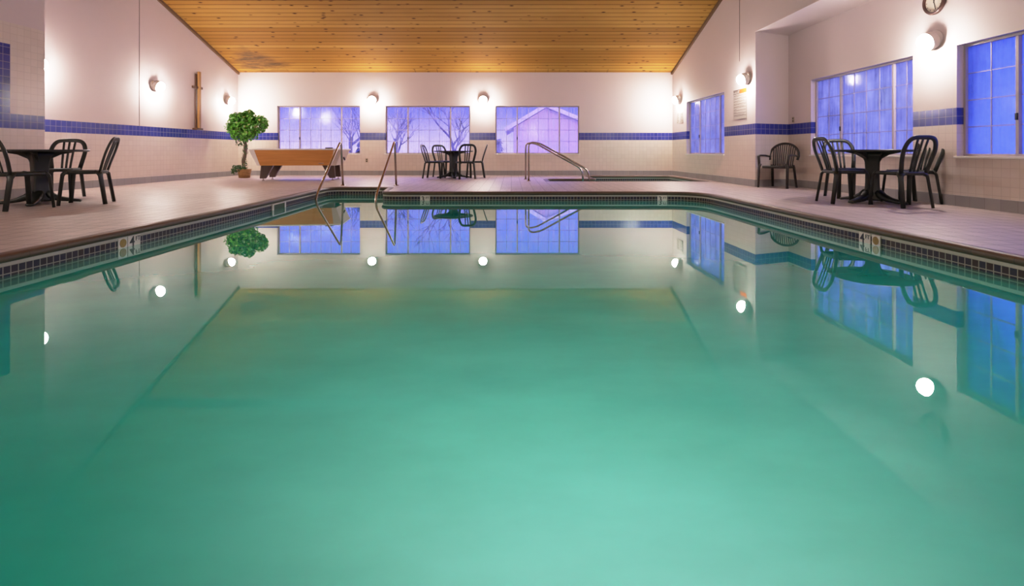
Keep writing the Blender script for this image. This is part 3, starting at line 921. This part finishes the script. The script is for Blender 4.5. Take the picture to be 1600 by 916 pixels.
# local frame: x to the viewer's left, y out of the wall, z up
def mk(label, num, origin, u_right, normal, w, bottom):
    u = -Vector(u_right)
    M = frame_matrix((origin[0], origin[1], 0), u, normal)
    t, tx, I = marker(label, num, M, w)
    tx(num, .118, w*.38, bottom); tx('FT', .055, -w*.08, bottom+.052)
mk('white depth tile reading 4 FT on the left pool wall', '4', (-3.40, 4.61), Vector((0, 1, 0)), (1, 0, 0), .15, -.172)
mk('white depth tile reading 4 FT on the right pool wall', '4', (3.274, 4.74), Vector((0, -1, 0)), (-1, 0, 0), .15, -.172)
mk('white depth tile reading 3 FT at the left end of the far pool wall', '3', (-1.49, 8.83), Vector((1, 0, 0)), (0, -1, 0), .165, -.185)
mk('white depth tile reading 3 FT at the right end of the far pool wall', '3', (2.60, 8.83), Vector((1, 0, 0)), (0, -1, 0), .165, -.185)
def nodive(label, origin, normal, u):
    M = frame_matrix((origin[0], origin[1], 0), u, normal)
    t = thing('warning_tile', label, 'warning tile', tuple(M @ Vector((0, 0, -.155))), 0, 'round warning symbol tiles')
    I = Matrix.Translation(-t.location)
    obj('tile', boxbm(-.052, .052, -.001, .006, -.158, -.062, I @ M), M_markwhite, t, bevel=.002)
    RX = Matrix.Rotation(-PI/2, 4, 'X')
    obj('symbol', lathe(bmesh.new(), [(.037, 0), (.037, .003)], 32, I @ M @ Matrix.Translation((0, .006, -.108)) @ RX), M_olive, t)
nodive('small white tile with a round olive symbol beside the left 4 FT marker', (-3.40, 4.475), (1, 0, 0), (0, -1, 0))
nodive('small white tile with a round olive symbol beside the right 4 FT marker', (3.280, 4.60), (-1, 0, 0), (0, 1, 0))
# skimmer
M = frame_matrix((-3.435, 7.56, 0), (-.035, .99, 0), (1, .035, 0))
t = thing('skimmer', 'white framed skimmer opening in the left pool wall near the steps', 'skimmer', (-3.435, 7.56, -.2))
I = Matrix.Translation(-t.location)
bm = bmesh.new()
for a in ((-.24, .24, 0, .012, -.075, -.062), (-.24, .24, 0, .012, -.21, -.185), (-.24, -.19, 0, .012, -.185, -.075), (.19, .24, 0, .012, -.185, -.075)): box(bm, *a, M=I @ M)
obj('frame', bm, M_markwhite, t)
obj('flap', boxbm(-.19, .19, 0, .004, -.185, -.075, I @ M), simple('dark green flap', (.035, .075, .02), .5), t)

# wall things ------------------------------------------------------------
cx_, cy_ = 5.68, 6.835
t = thing('wall_clock', 'round wooden wall clock above the right hand sconce, cut by the top edge', 'clock', (cx_-.02, cy_, 2.70))
RX = Matrix.Rotation(-PI/2, 4, 'Y')
obj('rim', lathe(bmesh.new(), [(.175, -.0), (.178, .02), (.17, .04), (.158, .048), (.145, .04), (.138, .028), (.136, .012)], 48, RX, cap=False), M_clockrim, t, smooth=True)
obj('face', lathe(bmesh.new(), [(.14, .006), (.14, .018)], 48, RX), M_clockface, t)
obj('hand', boxbm(-.021, -.019, -.006, .006, -.02, .085, Matrix.Rotation(.5, 4, 'X')), M_black, t)
obj('hand', boxbm(-.0235, -.0215, -.004, .004, -.02, .12, Matrix.Rotation(2.9, 4, 'X')), M_black, t)
bm = bmesh.new()
for k in range(12): box(bm, -.0195, -.018, -.004, .004, .112, .13, Matrix.Rotation(k*PI/6, 4, 'X'))
obj('hour_marks', bm, M_black, t)

t = thing('wooden_cross', 'tall slim wooden cross hung on the left wall above the blue tile band', 'cross', (XL+.006, 13.1, 1.262))
obj('upright', boxbm(0, .03, -.065, .065, .0, 1.42), M_crosswood, t, bevel=.003)
obj('front_strip', boxbm(.05, .10, -.03, .045, .02, 1.48), M_crossgold, t, bevel=.003)
obj('spacer', boxbm(.03, .05, -.02, .03, .3, .36), M_crosswood, t)
obj('crossbar', boxbm(.028, .075, -.23, .16, 1.04, 1.10), M_crosswood, t, bevel=.003)
obj('base_block', boxbm(0, .12, -.16, .10, -.008, .035), M_crosswood, t, bevel=.003)

def wall_sheet(name, label, cat, origin, u, nrm, w, h):
    t = thing(name, label, cat, origin)
    M = frame_matrix((0, 0, 0), u, nrm)
    obj('panel', boxbm(0, w, .0, .006, 0, h, M), M_paper, t)
    return t, M
FLX = Matrix.Rotation(PI/2, 4, 'X')
# right wall notice (viewer's right is -y); local x -> -y, local y -> into room
t, M = wall_sheet('notice_sign', 'white notice sign with orange header under the sconce on the right wall', 'sign', (4.812, 11.08, 1.39), (.014, -1, 0), (-1, -.014, 0), .60, .62)
o = obj('header', boxbm(.30, .60, .006, .008, .53, .62, M), M_orange, t); o['label'] = 'orange header block'
obj('header_lines', box(boxbm(0, .30, .006, .008, .605, .62, M), 0, .30, .006, .008, .53, .545, M), M_ink, t)
text_obj('heading', 'NOTICE', .056, M @ Matrix.Translation((.015, .0085, .552)) @ FLX, M_ink, t)
bm = bmesh.new(); A = [bm.verts.new(M @ Vector(p)) for p in ((.255, .009, .55), (.31, .009, .55), (.2825, .009, .60))]; bm.faces.new(A)
obj('warning_triangle', bm, M_ink, t)
bm = bmesh.new()
z = .50; k = 0
while z > .03:
    for q in range(2):
        if z < .03: break
        box(bm, .02, random.choice((.58, .58, .50, .20, .14)) if q == 0 else .58, .006, .007, z, z+.008, M); z -= .021
    z -= .018
obj('body_text', bm, M_ink, t)
for yy, lab in ((14.62, 'small white paper notice under the corner sconce, nearer the corner'), (14.34, 'small white paper notice under the corner sconce, nearer the window')):
    t, M = wall_sheet('paper_notice', lab, 'notice', (4.765, yy+.11, 1.50), (.014, -1, 0), (-1, -.014, 0), .22, .30)
    t['group'] = 'paper notices'
    bm = bmesh.new()
    for k in range(9): box(bm, .025, .195 if k % 3 else .12, .006, .007, .03+k*.028, .038+k*.028, M)
    obj('printed_lines', bm, M_ink, t)
def outlet(label, origin, u, nrm, mat, w=.075, h=.115):
    t = thing('electrical_outlet', label, 'outlet', origin)
    M = frame_matrix((0, 0, 0), u, nrm)
    obj('cover_plate', boxbm(-w/2, w/2, 0, .008, -h/2, h/2, M), mat, t, bevel=.002)
    obj('socket', boxbm(-.017, .017, .008, .011, .010, .042, M), M_black, t, bevel=.002)
    obj('socket', boxbm(-.017, .017, .008, .011, -.042, -.010, M), M_black, t, bevel=.002)
outlet('brown outlet plate above the blue band beside the armchair', (5.655, 10.27, 1.335), (0, -1, 0), (-1, 0, 0), M_outlet)
outlet('beige outlet plate low on the far wall right of the pool table', (-4.27, D, .44), (1, 0, 0), (0, -1, 0), M_outlet)

# ------------------------------------------------------------------ outside
bm = bmesh.new()
bm.faces.new([bm.verts.new(p) for p in ((-60, D+.6, -.35), (70, D+.6, -.35), (70, 90, -.35), (-60, 90, -.35))])
bm.faces.new([bm.verts.new(p) for p in ((6.6, -40, -.36), (70, -40, -.36), (70, D+.6, -.36), (6.6, D+.6, -.36))])
tag(obj('ground', bm, M_snow), kind='structure')
def make_house():
    t = thing('neighbouring_house', 'pale snow roofed gable house seen outside through the right far window', 'house', (2.7, 40, -.35))
    bm = bmesh.new()
    f = [(-2.5, 0), (4.6, 0), (4.6, 2.6), (0, 4.45), (-2.5, 2.95)]
    A = [bm.verts.new((x, 0, z)) for x, z in f]; B = [bm.verts.new((x, 9, z)) for x, z in f]
    bm.faces.new(A); bm.faces.new(B[::-1])
    for i in range(5):
        j = (i+1) % 5; bm.faces.new((A[i], B[i], B[j], A[j]))
    obj('wall', bm, M_house, t)
    for a, b in (((0, 4.5), (-3.1, 2.65)), ((0, 4.5), (5.4, 2.3))):
        bm = bmesh.new(); n = Vector((-(b[1]-a[1]), 0, b[0]-a[0])).normalized()*.28
        if n.z < 0: n = -n
        q = [Vector((a[0], -.6, a[1])), Vector((b[0], -.6, b[1]))]
        v = [bm.verts.new(p) for p in (q[0], q[1], q[1]+n, q[0]+n)]; w_ = [bm.verts.new(p.co+Vector((0, 10.2, 0))) for p in v]
        bm.faces.new(v); bm.faces.new(w_[::-1])
        for i in range(4):
            j = (i+1) % 4; bm.faces.new((v[i], w_[i], w_[j], v[j]))
        obj('snowy_roof', bm, M_snow, t)
make_house()
def bare_tree(label, x, y, h, seed):
    rnd = random.Random(seed)
    t = thing('bare_tree', label, 'tree', (x, y, -.35), 0, 'bare winter trees outside')
    bm = bmesh.new()
    def br(p, d, L, r, lev):
        pts = [p]; q = p.copy(); dd = d.copy()
        for i in range(4):
            dd = (dd + Vector((rnd.uniform(-.18, .18), rnd.uniform(-.18, .18), rnd.uniform(-.05, .15)))).normalized()
            q = q + dd*L/4; pts.append(q.copy())
        tube(bm, pts, lambda s: r*(1-.55*s), 5)
        if lev < 4:
            for k in range(4 if lev < 2 else 3):
                b = pts[rnd.choice((2, 3, 4))]
                nd = (dd + Vector((rnd.uniform(-1, 1), rnd.uniform(-.7, .7), rnd.uniform(-.25, .7)))).normalized()
                br(b, nd, L*rnd.uniform(.55, .8), r*.5, lev+1)
    br(Vector((0, 0, 0)), Vector((0, 0, 1)), h*.34, h*.022, 0)
    obj('branches', bm, M_twig, t)
bare_tree('bare tree outside the middle far window, right part', -2.6, 24, 5.2, 3)
bare_tree('bare tree outside the middle far window, left part', -5.6, 25, 5.0, 11)
bare_tree('bare tree outside the leftmost far window', -8.6, 27, 5.5, 5)
def fir(label, x, y, h):
    t = thing('snowy_shrub', label, 'shrub', (x, y, -.35), 0, 'dark shrubs outside the far windows')
    bm = bmesh.new()
    for i in range(260):
        s = random.random()**.7; a = random.random()*2*PI; r = (1-s)*.5*h*.9
        leaf(bm, Vector((r*math.cos(a), r*math.sin(a), h*s)), Vector((math.cos(a)*.5, math.sin(a)*.5, .8)).normalized(), .22)
    obj('foliage', bm, M_fir, t)
    obj('stem', tube(bmesh.new(), [(0, 0, 0), (0, 0, h*.9)], lambda s: .04*(1-.8*s), 6), M_twig, t)
fir('dark blue shrub outside the leftmost far window, at its lower right corner', -5.0, 17.2, 1.35)
fir('dark snowy shrub outside the right far window, at its lower left corner', -.5, 18.5, 1.45)

# ------------------------------------------------------------------ light
w = bpy.data.worlds.new('World'); scene.world = w; w.use_nodes = True
nt = w.node_tree; nt.nodes.clear()
out = nt.nodes.new('ShaderNodeOutputWorld'); bg = nt.nodes.new('ShaderNodeBackground')
tc = nt.nodes.new('ShaderNodeTexCoord'); sp = nt.nodes.new('ShaderNodeSeparateXYZ'); rp = nt.nodes.new('ShaderNodeValToRGB')
nt.links.new(tc.outputs['Generated'], sp.inputs[0]); nt.links.new(sp.outputs[2], rp.inputs[0])
e = rp.color_ramp.elements
e[0].position = 0.0; e[0].color = (.50, .40, .80, 1)
e[1].position = .60; e[1].color = (1.0, .90, 3.6, 1)
m = e.new(.22); m.color = (.17, .19, .95, 1)
m = e.new(.075); m.color = (.11, .115, .70, 1)
nt.links.new(rp.outputs[0], bg.inputs[0]); bg.inputs[1].default_value = 2.0
nt.links.new(bg.outputs[0], out.inputs[0])

def add_light(name, typ, loc, energy, color, size=.1, target=None, **kw):
    ld = bpy.data.lights.new(name, typ); ld.energy = energy; ld.color = color
    if typ in ('POINT', 'SPOT'): ld.shadow_soft_size = size
    for k, v in kw.items(): setattr(ld, k, v)
    o = bpy.data.objects.new(name, ld); COL.objects.link(o); o.location = loc
    if target is not None:
        o.rotation_euler = (Vector(target)-Vector(loc)).to_track_quat('-Z', 'Y').to_euler()
    return o
# unseen pink light added over the snow; underwater lamp in the near wall
add_light('snow_pink_fill', 'POINT', (6, 30, 6.5), 2200, (1, .62, .75), .3)
add_light('underwater_lamp', 'SPOT', (.2, .36, -1.15), 150, (1, .90, .90), .12, (.25, 1.8, -.15), spot_size=math.radians(110), spot_blend=.9)
add_light('teal_water_fill', 'SPOT', (.2, .36, -1.30), 105, (.06, 1, .88), .12, (.25, 5, -.35), spot_size=math.radians(120), spot_blend=.9)  # added teal spot, imitates light filtered by the water farther out

# ------------------------------------------------------------------ camera
cd = bpy.data.cameras.new('camera'); cam = bpy.data.objects.new('camera', cd); COL.objects.link(cam)
cd.sensor_fit = 'HORIZONTAL'; cd.sensor_width = 36.0; cd.lens = 36.0*F/1600
cd.shift_x = 1/1600; cd.shift_y = -(458-237.5)/1600
cd.clip_start = .02; cd.clip_end = 300
cam.location = (0, 0, CAM_H); cam.rotation_euler = (PI/2, 0, 0)
scene.camera = cam
scene.view_settings.view_transform = 'Standard'
scene.view_settings.look = 'None'
scene.view_settings.exposure = 0.0
scene.cycles.use_adaptive_sampling = False

# gentle highlight shoulder, like the exposure-blended photograph
vs = scene.view_settings
vs.use_curve_mapping = True
cmp_ = vs.curve_mapping
cmp_.white_level = (3.0, 3.0, 3.0)
cv = cmp_.curves[3]
for x, y in ((.05, .15), (.10, .30), (.18, .54), (.25, .69), (.34, .81), (.50, .91), (.75, .97)):
    cv.points.new(x, y)
cmp_.update()
